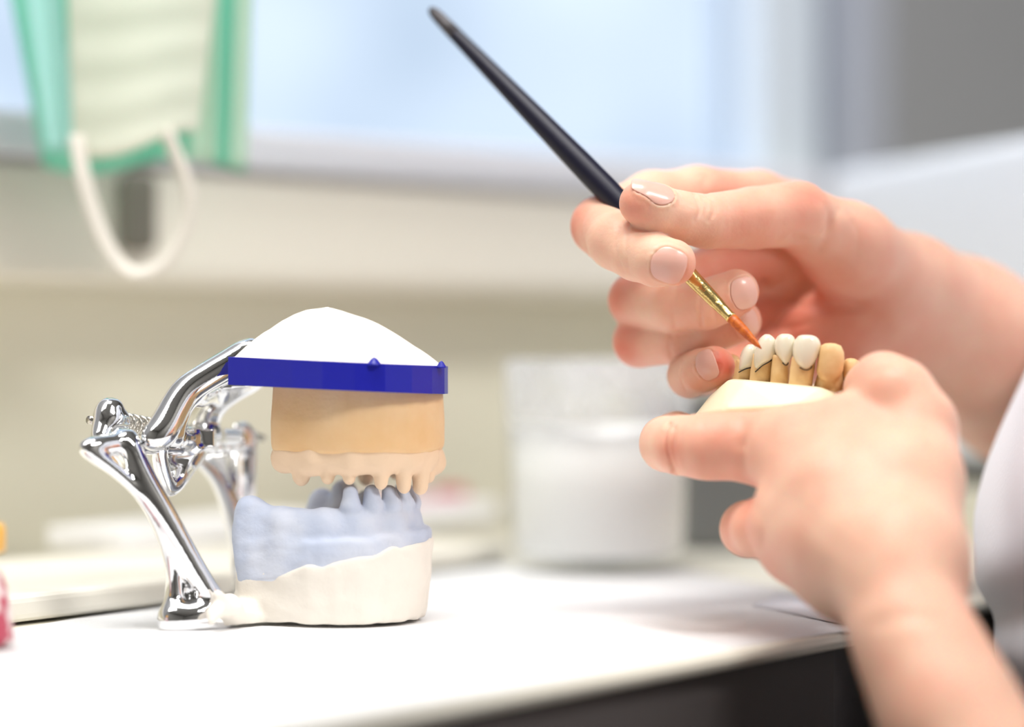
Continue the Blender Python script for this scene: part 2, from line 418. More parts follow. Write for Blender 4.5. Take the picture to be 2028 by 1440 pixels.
plate('eraser', [e0, e0 + dv * 14, e0 + dv * 14 + nv * 9, e0 + nv * 9], 17.7, 23, M['red'], 'small red block on the booklet next to the glass', 'block', 1)

# bottle cut by the left picture edge
bc = P(-62, 1283, 652); bc[2] = 1.3
bot = thing('bottle', 'red and white patterned bottle with orange cap at left edge', 'bottle', bc)
def bottlemat():
    m = mat('bottle_print', lin(240, 226, 224), .35); nt = m.node_tree; N = nt.nodes; L = nt.links
    tc = N.new('ShaderNodeTexCoord'); vo = N.new('ShaderNodeTexNoise'); vo.inputs['Scale'].default_value = 160; vo.inputs['Detail'].default_value = 2
    cr = N.new('ShaderNodeValToRGB'); cr.color_ramp.elements[0].position = .47; cr.color_ramp.elements[1].position = .56
    cr.color_ramp.elements[0].color = lin(240, 228, 226); cr.color_ramp.elements[1].color = lin(190, 74, 96)
    L.new(tc.outputs['Object'], vo.inputs['Vector']); L.new(vo.outputs['Fac'], cr.inputs[0]); L.new(cr.outputs[0], N['Principled BSDF'].inputs['Base Color'])
    return m
obj('body', *lathe([(0.5, 0), (11, 0), (12, .8), (11.9, 3), (11.4, 9), (10.6, 14), (9, 18.5), (6, 22), (5, 23.5), (5, 26)], bc, 40), bottlemat(), bot)
obj('cap', *lathe([(5.5, 24.5), (9.3, 24.8), (9.8, 25.5), (9.8, 31), (9, 32.5), (.5, 33)], bc, 32), M['cap'], bot)

# ------------------------------------------------------------------ the tumbler
gc = np.array([(1186 - 1014) * 900 / FPX, 900, 1.2])
gl = thing('drinking_glass', 'glass tumbler of milky plaster water standing behind the hands', 'glass', gc)
prof = [(.5, 0), (30, 0), (32.6, 1), (33.4, 4), (34.2, 30), (35, 76.6), (34.6, 77.2), (33.6, 76.8), (32.6, 30), (31.6, 7), (30, 5), (.5, 4.6)]
obj('tumbler', *lathe(prof, gc, 72), M['tumbler'], gl)
V, F = lathe([(.5, 5.2), (29.6, 5.4), (31.2, 7.4), (32.2, 30), (32.6, 52), (31.8, 51.2), (16, 50.6), (.5, 50.6)], gc, 72)
top = V[:, 2] > gc[2] + 48
V[top, 2] += 1.6 * np.sin(np.arctan2(V[top, 1] - gc[1], V[top, 0] - gc[0]) * 2 + 1) + 1.0 * np.sin(np.arctan2(V[top, 1] - gc[1], V[top, 0] - gc[0]) * 5)
obj('liquid', V, F, M['liquid'], gl)

# ------------------------------------------------------------------ machine and boxes at the back right
a = np.array([152., 1195]); b_ = np.array([212., 1000]); dd = (b_ - a) / np.linalg.norm(b_ - a); pn = np.array([-dd[1], dd[0]])
c1, c2 = a + dd * 8, b_ + dd * 22
mach = thing('machine_housing', 'large white equipment housing on bench behind the right forearm', 'machine', (*((c1 + c2) / 2 + pn * 55), 0))
quad = [c1, c2, c2 + pn * 110, c1 + pn * 40]
bevel(obj('body', *prism(quad, 34, 171), M['machine'], mach, smooth=False), .006, 4)
ins = lambda k: [quad[0] + pn * k - dd * -k, quad[1] + pn * k - dd * k, quad[2] - pn * k - dd * k, quad[3] + dd * k]
obj('recess', *prism(ins(8), 24, 34), M['black'], mach, smooth=False)  # shadow gap under the housing, its dark put into the colour
bevel(obj('plinth', *prism(ins(2), 0, 24), M['tan'], mach, smooth=False), .003)
gx = thing('storage_box', 'dark grey box on the bench between tumbler and left hand', 'box', (105, 1022, 0))
g0 = [(58, 984), (132, 990), (128, 1060), (54, 1054)]
bevel(obj('body', *prism(g0, 0, 56), M['darkgrey'], gx, smooth=False), .004, 3)
bevel(obj('lid', *prism([(56, 982), (134, 988), (130, 1062), (52, 1056)], 56.5, 64), M['darkgrey'], gx, smooth=False), .002, 3)

# dark fitting on the trunking behind the mask loop
ft = tpx(272, .05)
fo = R(ft, .0462, TOP + .133)
v, f = rbox(ft - .008, ft + .008, .0462, .054, TOP + .12, TOP + .15)
o = obj('socket', v, f, M['fitting'], world=True, origin=((fo[0]) * 1000, fo[1] * 1000, (fo[2] - TOP) * 1000), smooth=False)
bevel(o, .004, 3); tag(o, 'dark upright fitting on beige trunking behind the mask loop', 'fitting')

# ------------------------------------------------------------------ face mask on a hook
MD = 862
mask = thing('face_mask', 'teal surgical face mask hanging by its ear loop at upper left', 'mask', P(260, -60, MD))
def quadsheet(fn, nu, nv):
    V = np.array([fn(u, v) for v in np.linspace(0, 1, nv) for u in np.linspace(0, 1, nu)])
    F = [[j * nu + i, j * nu + i + 1, (j + 1) * nu + i + 1, (j + 1) * nu + i] for j in range(nv - 1) for i in range(nu - 1)]
    return V, F
def outer(u, v):
    xl = -10 + 95 * v; xr = 505 - 22 * v
    px = xl + (xr - xl) * u; py = -170 + v * (500 + 16 * math.sin(u * 7))
    return P(px, py, MD + 10 - 16 * math.sin(math.pi * u) * .3 + 3.2 * math.sin(u * 26) + 8 * abs(u - .5))
def liner(u, v):
    xl = 130 + 18 * v; xr = 442 - 50 * v
    px = xl + (xr - xl) * u; py = -150 + v * (440 + 20 * math.cos(math.pi * u) + 10 * math.sin(u * 5))
    return P(px, py, MD - 6 - 9 * math.sin(math.pi * u) + 0.4 * math.sin(v * 30))
def strip(u, v):
    px = 30 + 62 * v + 70 * u; py = -170 + 470 * v
    return P(px, py, MD - 2 + 3 * math.sin(u * 3))
def strip2(u, v): return P(384 + 52 * u - 8 * v, -170 + 490 * v, MD - 1 + 3 * math.sin(u * 3))
def strip3(u, v): return P(472 + 36 * u - 18 * v, -170 + 500 * v, MD + 6 + 2 * math.sin(u * 3))
for nm, fn, mm_, k in (('cover', outer, 'teal', 40), ('liner', liner, 'cream', 24), ('fold', strip, 'cyan', 8), ('fold', strip2, 'palegreen', 8), ('fold', strip3, 'palegreen', 8)):
    o = obj(nm, *quadsheet(fn, k, 26), M[mm_], mask)
    s = o.modifiers.new('thickness', 'SOLIDIFY'); s.thickness = .0008
lp = spline([P(152, 270, MD - 14), P(165, 350, MD - 16), P(195, 450, MD - 16), P(235, 522, MD - 16), P(275, 543, MD - 16), P(325, 520, MD - 16), P(366, 455, MD - 16), P(374, 385, MD - 16), P(352, 315, MD - 15), P(330, 262, MD - 14)], 8)
obj('ear_loop', *tube(lp, 3.4, 10, flat=(1, .6)), M['elastic'], mask)
lp2 = spline([P(120, -150, MD), P(200, -240, MD + 2), P(300, -262, MD + 2), P(400, -235, MD + 2), P(450, -150, MD)], 8)
obj('ear_loop', *tube(lp2, 2.2, 10, flat=(1, .6)), M['elastic'], mask)
# wall rail that carries the mask
hp = P(300, -256, MD)
hk = thing('hook', 'steel wall hook above the frame carrying the face mask', 'hook', hp)
t0 = tpx(300, 0); base = np.array(R(t0, 0, 0)) * 1000; base[2] = hp[2] + 3
obj('arm', *tube(spline([base, (base + hp) / 2 + [0, 0, 4], hp + [0, 4, -1.5], hp + [0, -2, -1.8], hp + [0, -6, 3]], 8), 1.4, 10), M['steel'], hk)

# ------------------------------------------------------------------ the articulator with its mounted casts
TH = math.radians(25); SV = np.array([math.cos(TH), -math.sin(TH)]); TV = np.array([math.sin(TH), math.cos(TH)])
def loc(c, lx, ly, z=None):
    q = np.array(c) + lx * SV + ly * TV
    return q if z is None else np.array([q[0], q[1], z])
def dshape(c, b, w, a, n=22):
    pts = [(-b, -w), (-b * .3, -w)] + [(a * math.cos(p), w * math.sin(p)) for p in np.linspace(-math.pi / 2, math.pi / 2, n)] + [(-b * .3, w), (-b, w)]
    return [tuple(loc(c, x, y)) for x, y in pts]
CL = np.array([-52.2, 724]); CU = np.array([-45.2, 722]); CP = np.array([-51.6, 722])
art = thing('dental_articulator', 'chrome hinged articulator holding plaster dental casts on the white sheet', 'articulator', (CL[0], CL[1], .6))
Z0 = 1.2

# plaster base
s = SDF((-98, 685, -1), (-14, 765, 32), .6); X, Y, Z = s.axes()
d2 = poly2d(X, Y, dshape(CL, 18, 24.5, 27)) - 2.2
top = 19.9 + .19 * (X - CL[0]) + .5 * np.sin(X * .5)
d = d2 + 2.6 * np.clip(1 - (Z - Z0) / 22, 0, 1) ** 1.3 + .25 * wob(X, Y, Z, .35)
s.D = (-smin(-smin(d, 99, 0), -np.maximum(Z - top, Z0 - Z), 1.5)).astype(np.float32)
s.chain([(478, 1215, 712, 22), (454, 1203, 700, 17), (430, 1178, 692, 10)], 4)
s.chain([(454, 1203, 700, 16), (424, 1216, 690, 8), (418, 1232, 688, 6)], 4)
s.chain([(490, 1225, 706, 20), (440, 1236, 700, 10)], 4)
s.chain([(486, 1110, 712, 10), (478, 1180, 714, 14)], 4)
s.D = np.maximum(s.D + .35 * wob(X, Y, Z, .8, 2), Z0 - Z).astype(np.float32)
obj('plaster_base', *s.mesh(), M['plaster'], art)

# lower blue stone cast
s = SDF((-90, 690, 10), (-14, 762, 46), .5); X, Y, Z = s.axes()
d2 = poly2d(X, Y, dshape(CL, 17.5, 24, 26.5)) - 2
bot_ = 16 + .15 * (X - CL[0])
ledge = 26.2 + .04 * (X - CL[0]) + 1.2 * np.clip((X - CL[0] - 12) / 12, 0, 1)
d = d2 + .3 * wob(X, Y, Z, .4, 1)
s.D = (-smin(-d, -np.maximum(Z - ledge, bot_ - Z), 2.2)).astype(np.float32)
arch = [(-18, -20.5), (-6, -20.5), (6, -18.5), (15, -13), (20.5, -5), (21.5, 3), (17, 11), (7, 18), (-6, 20.5), (-18, 20.5)]
for (p, q) in zip(arch, arch[1:]):
    s.cap(loc(CL, *p, 26), loc(CL, *q, 26), 5.0, 5.0, 1.6)
    s.cap(loc(CL, *p, 30.5), loc(CL, *q, 30), 4.4, 4.4, 2)
for sg in (-1, 1):
    s.cap(loc(CL, -17, sg * 21.5, 20), loc(CL, -17.5, sg * 21.5, 34.5), 4.6, 3.2, 4)
    s.cap(loc(CL, -17.5, sg * 21.5, 34), loc(CL, -9, sg * 20.5, 31), 3.0, 2.6, 3)
def tooth(c, lx, ly, zb, zt, rb, rt, k=1.6, tw=1.0):
    ang = math.atan2(ly / 20, lx / 22); nrm = SV * math.cos(ang) + TV * math.sin(ang)
    s.cap(loc(c, lx, ly, zb), loc(c, lx * .98, ly * .98, zt), rb, rt, k, flat=((nrm[0], nrm[1], 0), tw))
for lx, ly, zt in ((12.6, -15.0, 40.6), (17.2, -10.6, 41), (20.4, -5.4, 40.6), (21.8, -.4, 40.4), (21.2, 4.6, 40.2), (18.6, 9.4, 40.4), (14.2, 13.8, 40.4)):
    o1 = lambda f, z: loc(CL, lx * f, ly * f, z)
    s.cap(o1(1.0, 31), o1(1.04, 35.2), 2.5, 3.1, .9); s.cap(o1(1.04, 35.2), o1(1.0, zt - 1.6), 3.1, 2.3, .5)
    s.cap(o1(1.07, 25.5), o1(1.06, 32), 2.3, 2.5, 1.0)
tooth(CL, -9, 20.5, 31, 37.6, 5.2, 3.8, 1.5)
tooth(CL, -1, 20.5, 30, 35, 4, 3.2, 1.5)
X, Y, Z = s.axes()
s.D += (.22 * wob(X, Y, Z, .9, 3)).astype(np.float32)
s.D = np.maximum(s.D, bot_ - Z).astype(np.float32)
obj('lower_cast', *s.mesh(), M['bluestone'], art)['label'] = 'blue-grey stone lower jaw cast with front teeth'

# upper tan cast: trimmed block and anatomic part
slope = lambda X, z: z - .03 * (X - CU[0])
s = SDF((-80, 690, 38), (-10, 756, 76), .5); X, Y, Z = s.axes()
d2 = poly2d(X, Y, dshape(CU, 15.5, 22, 23.2)) - 2.2
d = d2 + .7 * np.clip((Z - 60) / 10, 0, 1) + .5 * np.clip((54 - Z) / 5, 0, 1) + .15 * wob(X, Y, Z, .3)
s.D = (-smin(-d, -np.maximum(Z - slope(X, 71.5), 50.8 + .5 * wob(X, Y, 0 * X, .25) - Z), 2.2)).astype(np.float32)
obj('upper_cast', *s.mesh(), M['tanstone'], art)['label'] = 'smooth tan stone block of the upper jaw cast'
s = SDF((-80, 690, 34), (-10, 756, 56), .5); X, Y, Z = s.axes()
d2 = poly2d(X, Y, dshape(CU, 15.5, 22, 23.2)) - .6
d = d2 + .5 * wob(X, Y, Z, .5, 2)
s.D = (-smin(-d, -np.maximum(Z - 54, 48.6 + .9 * wob(X, Y, 0 * X, .4, 1) - Z), 3)).astype(np.float32)
archu = [(-15, -19.6), (-5, -19.6), (6, -17), (13.5, -12), (18.6, -5), (19.6, 2), (16, 10), (6, 17), (-5, 19.6), (-15, 19.6)]
for p, q in zip(archu, archu[1:]): s.cap(loc(CU, *p, 48.8), loc(CU, *q, 48.8), 4.0, 4.0, 2.5)
s.cap(loc(CU, 19, 11, 47.5), loc(CU, 16, 14, 46.5), 3.6, 3.2, 3)
for lx, ly, zt, r in ((-9, -20, 42.2, 3.1), (-.5, -19, 42, 2.5), (5.6, -17.2, 42, 2.4), (13.5, -12.6, 40.8, 2.7), (18, -6.5, 39.6, 2.7), (20.0, .3, 39.2, 2.9), (18.4, 8, 42, 2.6), (12, 14, 42, 2.6), (2, 18.5, 42, 2.6), (-9, 20, 41, 3.6)):
    s.cap(loc(CU, lx, ly, 48), loc(CU, lx, ly, zt + 1.9), r, r * .8, .9, flat=((0, 0, 1), .8))
X, Y, Z = s.axes(); s.D += (.25 * wob(X, Y, Z, .9, 1)).astype(np.float32)
obj('upper_teeth', *s.mesh(), M['pinkstone'], art)['label'] = 'pale stone gum ridge with short prepared tooth stumps'

# blue mounting plate
pl = dshape(CP, 21.5, 28, 33.5, 12)
pl = [np.array(p) for p in pl]; zt = [77.6 - .044 * (p[0] - CP[0]) for p in pl]; zb = [69.4 - .044 * (p[0] - CP[0]) for p in pl]
V, F = prism(pl, zb, zt)
parts = [(V, F)]
for px, py, r, hh in ((741, 708, 2.1, 1.9), (874, 721, 1.5, 1.7), (468, 706, 2.2, .9), (480, 706, 1.8, .8)):
    q = P(px, py, (694.6 if px < 800 else 708) if px > 600 else 712); q[2] = 77.4 - .044 * (q[0] - CP[0])
    parts.append(lathe([(r, -.4), (r * .98, 0), (r * .45, hh * .75), (.15, hh)], q, 14))
o = obj('mounting_plate', *join(*parts), M['blueplate'], art, smooth=False); bevel(o, .0009, 2)
o['label'] = 'royal blue plastic mounting plate'
# white plaster dome
bd_ = np.array(dshape(CP, 20.5, 26.5, 32, 20)); bd_ = np.concatenate([spline(bd_, 2)])
pk = np.array([-54.5, 722.]); V = []; rings = 16
for i in range(rings + 1):
    r = i / rings
    for p in bd_:
        q = pk + (p - pk) * r; zz = 77.6 - .044 * (q[0] - CP[0])
        hgt = 15.9 * (1 - r ** 2) * (1 - .14 * r * r * (1 - r) * 6.75 * (1 if p[0] > pk[0] else .1))
        nz = noise.noise(Vector((q[0] * .09, q[1] * .09, 3))) * 1.0 + noise.noise(Vector((q[0] * .3, q[1] * .3, 7))) * .35
        V.append([q[0], q[1], zz - .3 + hgt + nz * min(1, 3 * (1 - r))])
n = len(bd_)
F = [[i * n + k, (i + 1) * n + k, (i + 1) * n + (k + 1) % n, i * n + (k + 1) % n] for i in range(rings) for k in range(n)] + [[rings * n + k for k in range(n)]]
obj('plaster_dome', V, F, M['dome'], art)

# chrome frames
def webpoly(s, pts, d, th, k):          # thin cast web, drawn in a plane of constant depth
    q = [P(x, y, d) for x, y in pts]; lo = np.min(q, 0) - [0, th, 0]; hi = np.max(q, 0) + [0, th, 0]
    sl = s.sub(lo, hi, k + 2); X, Y, Z = s.axes(sl)
    d2 = poly2d(X, Z, [(p[0], p[2]) for p in q]); dd_ = np.maximum(d2, np.abs(Y - d) - th)
    s.D[sl] = smin(s.D[sl], dd_, k)
s = SDF(P(140, 1262, 715) - [0, 40, 0], P(540, 770, 715) + [0, 80, 0], .5)
s.schain([(168, 887, 690, 10), (205, 884, 694, 13), (252, 876, 700, 13)], 3)
s.schain([(176, 897, 690, 6), (228, 932, 693, 6), (283, 985, 696, 7), (322, 1055, 698, 8), (342, 1120, 699, 8), (346, 1185, 699, 11), (340, 1232, 697, 15)], 3)
s.schain([(250, 868, 699, 15), (275, 930, 698, 17), (320, 1010, 698, 17), (365, 1090, 699, 16), (408, 1165, 700, 15), (432, 1205, 702, 15)], 3)
s.schain([(340, 1231, 697, 17), (395, 1224, 699, 17), (450, 1222, 704, 14)], 5)
webpoly(s, [(176, 892), (252, 880), (330, 1010), (405, 1165), (430, 1225), (345, 1232), (346, 1180), (340, 1110), (318, 1050), (282, 985), (228, 930)], 702.5, 1.1, 3.5)
# hinge post with the spring boss
s.schain([(196, 874, 704, 10), (206, 845, 708, 13), (213, 815, 710, 14), (226, 812, 711, 12)], 3)
s.schain([(214, 834, 709, 16), (226, 836, 711, 17), (234, 837, 712, 14)], 3)
s.chain([(236, 860, 700, 11), (258, 868, 700, 12)], 2)
s.schain([(250, 886, 702, 9), (330, 888, 718, 9), (400, 888, 735, 9), (480, 882, 766, 9)], 3)
# far leg
s.chain([(466, 846, 762, 7), (474, 846, 764, 7)], 2)
s.schain([(479, 850, 768, 12), (486, 880, 770, 15), (487, 940, 770, 14), (487, 1000, 771, 11), (482, 1100, 772, 9), (478, 1178, 774, 8)], 3)
s.schain([(388, 906, 760, 5), (425, 944, 763, 6), (449, 1000, 766, 7), (464, 1060, 769, 7), (474, 1130, 772, 7)], 3)
webpoly(s, [(390, 905), (490, 890), (487, 990), (480, 1120), (472, 1100), (450, 1000), (425, 945)], 769, 1.2, 3)
s.schain([(478, 1165, 774, 9), (500, 1188, 770, 12), (540, 1195, 740, 14)], 4)
obj('lower_frame', *s.mesh(), M['chrome'], art)
s = SDF(P(280, 990, 715) - [0, 30, 0], P(530, 670, 715) + [0, 70, 0], .45)
s.schain([(298, 872, 702, 11), (318, 858, 704, 15), (334, 832, 706, 15), (350, 800, 708, 14), (372, 770, 710, 13), (408, 746, 712, 13), (448, 722, 714, 14), (500, 690, 716, 16)], 4)
s.schain([(346, 866, 712, 11), (358, 826, 714, 9), (376, 790, 715, 9), (404, 766, 717, 8), (440, 746, 719, 9), (490, 722, 722, 12)], 2.5)
s.schain([(408, 862, 742, 14), (408, 826, 742, 14), (424, 796, 740, 15), (456, 770, 738, 17), (510, 740, 736, 20)], 4)
s.schain([(386, 790, 718, 7), (404, 784, 726, 9), (424, 782, 736, 10)], 4)
webpoly(s, [(430, 735), (500, 700), (500, 765), (440, 772), (440, 745)], 728, 3, 4)
s.schain([(316, 868, 706, 15), (380, 868, 726, 16), (428, 868, 744, 16)], 3)
s.chain([(430, 867, 746, 20), (462, 867, 756, 18)], 1.5)
webpoly(s, [(346, 846), (426, 850), (426, 886), (346, 888)], 727, 3.2, 1.5)
s.schain([(404, 880, 740, 9), (384, 910, 732, 9), (356, 950, 724, 8), (334, 972, 720, 6)], 3)
s.schain([(312, 884, 714, 8), (320, 925, 716, 7), (334, 968, 719, 6)], 3)
webpoly(s, [(318, 888), (398, 888), (368, 930), (336, 970)], 724, 1.0, 3)
obj('upper_arm', *s.mesh(), M['chrome'], art)
pa, pb = P(176, 832, 708), P(520, 868, 776)
obj('hinge_pin', *tube([pa, pa + (pb - pa) * .18, pa + (pb - pa) * .185, pa + (pb - pa) * .4, pb], [1.25, 1.25, 1.9, 1.9, 1.25], 16), M['steel'], art)
n = 6; pth = []; a_, b2 = P(240, 836, 713), P(318, 852, 728)
ax = (b2 - a_) / np.linalg.norm(b2 - a_); u = np.cross(ax, [0, 0, 1]); u /= np.linalg.norm(u); w = np.cross(ax, u)
for i in range(n * 20 + 1):
    t = i / (n * 20); an = 2 * math.pi * n * t
    pth.append(a_ + (b2 - a_) * t + 2.75 * (math.cos(an) * u + math.sin(an) * w))
obj('spring', *tube(pth, .46, 8), M['steel'], art)
for (x, y, d_) in ((496, 868, 774), (464, 867, 762)):
    q = P(x, y, d_); obj('collar', *tube([q - (pb - pa) / 90, q + (pb - pa) / 90], 2.9, 20), M['chrome'], art)

# ------------------------------------------------------------------ brush
ba, bb = P(852, 17, 772), P(1508, 691, 700)
def bpt(t): return ba + (bb - ba) * t
br = thing('paintbrush', 'fine brush with navy handle and orange bristles held over the teeth', 'brush', (ba + bb) / 2)
ts = [0, .004, .012, .03, .1, .2, .35, .48, .55, .62, .70, .76, .79]
rs = [.4, 1.1, 1.6, 1.9, 2.3, 2.75, 3.35, 3.8, 3.85, 3.6, 3.0, 2.5, 2.4]
obj('handle', *tube([bpt(t) for t in ts], rs, 24), M['handle'], br)
tt = [-.001, .004, .012, .03, .06, .085]
obj('worn_end', *tube([bpt(t) for t in tt], [.5, 1.2, 1.72, 2.0, 2.18, 2.3], 24), M['handletip'], br)['label'] = 'worn grey end of the handle'
obj('ferrule', *tube([bpt(t) for t in (.78, .80, .86, .912, .914, .918)], [2.45, 2.5, 2.15, 1.62, 1.72, 1.6], 24), M['brass'], br)
obj('bristles', *tube([bpt(t) for t in (.912, .93, .95, .975, .99, 1.0)], [1.55, 1.65, 1.5, 1.05, .6, .15], 20), M['bristle'], br)

# ------------------------------------------------------------------ the dental model held in the left hand
dm = thing('dental_model', 'cream dental model with four white crowns held in the hand', 'dental model', P(1540, 850, 715))
def hull(pts):
    bm = bmesh.new()
    for p in pts: bm.verts.new(p)
    bmesh.ops.convex_hull(bm, input=bm.verts); bmesh.ops.delete(bm, geom=[v for v in bm.verts if not v.link_faces], context='VERTS')
    bm.verts.index_update(); r = np.array([v.co[:] for v in bm.verts]), [[v.index for v in f.verts] for f in bm.faces]; bm.free(); return r
hp_ = [P(1442, 752, 706), P(1476, 754, 700), P(1620, 767, 694), P(1668, 782, 698), P(1700, 790, 712), P(1432, 812, 697), P(1560, 806, 690), P(1650, 810, 690), P(1374, 824, 712), P(1404, 786, 716),
       P(1470, 745, 745), P(1690, 770, 745), P(1380, 900, 714), P(1440, 945, 704), P(1640, 940, 700), P(1460, 940, 745), P(1690, 930, 745), P(1390, 850, 740)]
o = obj('base', *hull(hp_), M['ivory'], dm, smooth=False); bevel(o, .0009, 3, 8)
# dies: x range at the gum, at the foot, y top and bottom, depth
def die(xt0, xt1, xb0, xb1, yt, yb, d, th=6.4, lean=0, rr=.9):
    s = SDF(np.minimum(P(min(xt0, xb0) - 14, yb + 14, d), P(min(xt0, xb0) - 14, yb + 14, d)) - [0, th, 0], P(max(xt1, xb1) + 14, yt - 14, d) + [0, th, 0], .42)
    X, Y, Z = s.axes()
    pts = [P(xt0, yt + lean, d), P(xt1, yt, d), P(xb1, yb, d), P(xb0, yb, d)]
    d2 = poly2d(X, Z, [(p[0], p[2]) for p in pts]) + rr
    q = np.abs(Y - d) - th / 2 + 1.0 + .1 * ((X - pts[0][0] / 2 - pts[1][0] / 2) ** 2)
    s.D = (np.maximum(-smin(-d2, -q, 2.5), -99) - rr + .12 * wob(X, Y, Z, 1.1, xt0)).astype(np.float32)
    # facet groove and scalloped shoulder, as trimmed by hand
    m0 = (pts[2] + pts[3]) / 2; s.groove([m0 + [-3, -th / 2, 2.6], m0 + [0, -th / 2, 3.6], m0 + [3, -th / 2, 2.4]], .5, .9)
    return s.mesh()
dies = [(1458, 1496, 1448, 1488, 712, 772, 716), (1492, 1536, 1478, 1524, 700, 772, 711), (1530, 1566, 1523, 1560, 702, 776, 707), (1568, 1617, 1556, 1606, 706, 778, 702)]
for q in dies: obj('die', *die(*q), M['die'], dm)
def stump(pts, d, seam):
    s = SDF(P(min(p[0] for p in pts) - 60, 810, d) - [0, 10, 0], P(max(p[0] for p in pts) + 60, 650, d) + [0, 10, 0], .42)
    s.chain(pts, 2.2); X, Y, Z = s.axes(); s.D += (.18 * wob(X, Y, Z, .8, d)).astype(np.float32)
    s.groove([P(x, y, d - 5.0) for x, y in seam], .6, .55)
    return s.mesh()
for q in ((1436, 742, 722, 12), (1452, 716, 728, 14)):   # the row running back, hidden mostly by the little finger
    obj('die', *stump([(q[0], q[1], q[2], q[3]), (q[0] - 2, q[1] + 36, q[2], q[3] + 3)], q[2], [(q[0] - 8, q[1] + 20), (q[0] + 8, q[1] + 20)]), M['die'], dm)
def crown(pts, d, dep, tip, cusp, slant):           # pts: outline, left then right, from top to margin: (y, x_left, x_right)
    rings = []; seg = 28
    for j, (y, x0, x1) in enumerate(pts):
        t = j / (len(pts) - 1); cx = (x0 + x1) / 2; rx = (x1 - x0) / 2 * d / FPX
        dy = dep * (.45 + .55 * math.sin(math.pi * min(1, .14 + .6 * t))) / 2
        c = P(cx, y, d); ring = []
        for k in range(seg):
            a = 2 * math.pi * k / seg; ca, sa = math.cos(a), math.sin(a)
            ex_ = lambda v: math.copysign(abs(v) ** .8, v)
            z = tip * t ** 3 * (abs(ca) ** 1.6 - .5) + cusp * (1 - t) ** 3 * math.cos(2 * a) + slant * t ** 2.5 * ca
            ring.append(c + [rx * ex_(ca), dy * ex_(sa), z])
        rings.append(ring)
    V = np.array(rings).reshape(-1, 3); n = len(rings)
    F = [[i * seg + k, (i + 1) * seg + k, (i + 1) * seg + (k + 1) % seg, i * seg + (k + 1) % seg] for i in range(n - 1) for k in range(seg)]
    ctop = V[:seg].mean(0) + [0, 0, .25]; cb = V[-seg:].mean(0)
    V = np.concatenate([V, [ctop, cb]]); m = len(V)
    F += [[k, (k + 1) % seg, m - 2] for k in range(seg)] + [[(n - 1) * seg + (k + 1) % seg, (n - 1) * seg + k, m - 1] for k in range(seg)]
    return V, F, np.array(rings[-1])
PREPS = [([(681, 1634, 1654), (685, 1626, 1665), (698, 1622, 1671), (716, 1620, 1672), (736, 1617, 1669), (752, 1622, 1662)], 699, 8.5, .9, .1, 0, (1622, 1668, 1600, 1674, 736, 792, 702)),
         ([(711, 1678, 1692), (715, 1671, 1700), (728, 1668, 1704), (745, 1667, 1702), (760, 1672, 1700)], 702, 8, .5, .1, 0, (1674, 1706, 1668, 1712, 748, 795, 704))]
for q in PREPS:
    V, F, ring = crown(*q[:6]); V2, F2 = die(*q[6], th=7.5, rr=1.4)
    obj('die', *join((V, F), (V2, F2.tolist())), M['die'], dm)
crowns = [([(683, 1481, 1492), (689, 1473, 1499), (700, 1467, 1502), (712, 1464, 1500), (722, 1462, 1498), (730, 1462, 1495)], 715, 8.5, -.3, .2, .9),
          ([(663, 1514, 1524), (669, 1505, 1533), (682, 1497, 1540), (697, 1493, 1541), (710, 1492, 1538), (722, 1495, 1530)], 710, 8.5, -.4, .2, 1.9),
          ([(662, 1545, 1565), (667, 1538, 1573), (680, 1533, 1577), (695, 1533, 1576), (708, 1540, 1568), (720, 1548, 1560)], 706, 8.5, .8, .1, 0),
          ([(664, 1584, 1608), (668, 1577, 1620), (682, 1571, 1627), (700, 1569, 1624), (716, 1573, 1616), (729, 1582, 1607)], 701, 9, .9, .1, .15)]
for q in crowns:
    V, F, ring = crown(*q); o = subsurf(obj('crown', V, F, M['crown'], dm), 1)
    near = [p for p in ring if p[1] < ring[:, 1].mean() + .3]
    near.sort(key=lambda p: p[0])
    if len(near) > 3:
        pth = spline(np.array(near) + [0, .05, -.08], 3); obj('margin_line', *tube(pth, .17, 6), M['ink'], o)['label'] = 'thin dark margin line'

# ------------------------------------------------------------------ the person: two hands and forearms in one skin, coat and nails
def flushpts(V, pts):
    f = np.zeros(len(V))
    for p, r, a in pts: f = np.maximum(f, a * np.exp(-(np.linalg.norm(V - p, axis=1) / r) ** 2))
    return f
# right hand (holds the brush)
s = SDF(P(1095, 940, 760) - [0, 75, 0], [215, 905, P(1400, 290, 760)[2] + 12], .58)
s.chain([(1795, 592, 796, 122), (1900, 668, 816, 148), (2028, 745, 846, 166), (2150, 840, 880, 178)], 10)
s.chain([(1580, 428, 744, 66), (1680, 494, 764, 84), (1800, 585, 795, 108)], 8)              # thumb metacarpal, thenar
s.chain([(1560, 430, 792, 66), (1790, 590, 812, 92)], 8)
s.chain([(1535, 525, 802, 60), (1780, 620, 812, 92)], 8)
s.chain([(1545, 615, 800, 58), (1790, 660, 810, 92)], 8)
s.chain([(1580, 690, 788, 60), (1680, 690, 784, 82), (1800, 670, 800, 100)], 8)
s.chain([(1620, 640, 780, 52), (1750, 600, 778, 70)], 10)
k = 3.0
s.chain([(1560, 420, 790, 62), (1500, 398, 782, 58), (1380, 388, 766, 57), (1290, 398, 754, 57), (1192, 446, 738, 60)], k)
s.chain([(1535, 515, 802, 60), (1420, 540, 782, 58), (1340, 566, 768, 54), (1262, 594, 752, 55)], k)
s.chain([(1545, 615, 800, 54), (1420, 650, 780, 51), (1266, 676, 754, 51)], k)
s.chain([(1580, 690, 788, 50), (1480, 725, 772, 46), (1368, 744, 755, 43)], k)
k = .9
s.chain([(1266, 676, 754, 52), (1340, 672, 741, 48), (1400, 658, 738, 45), (1466, 636, 738, 42)], k)
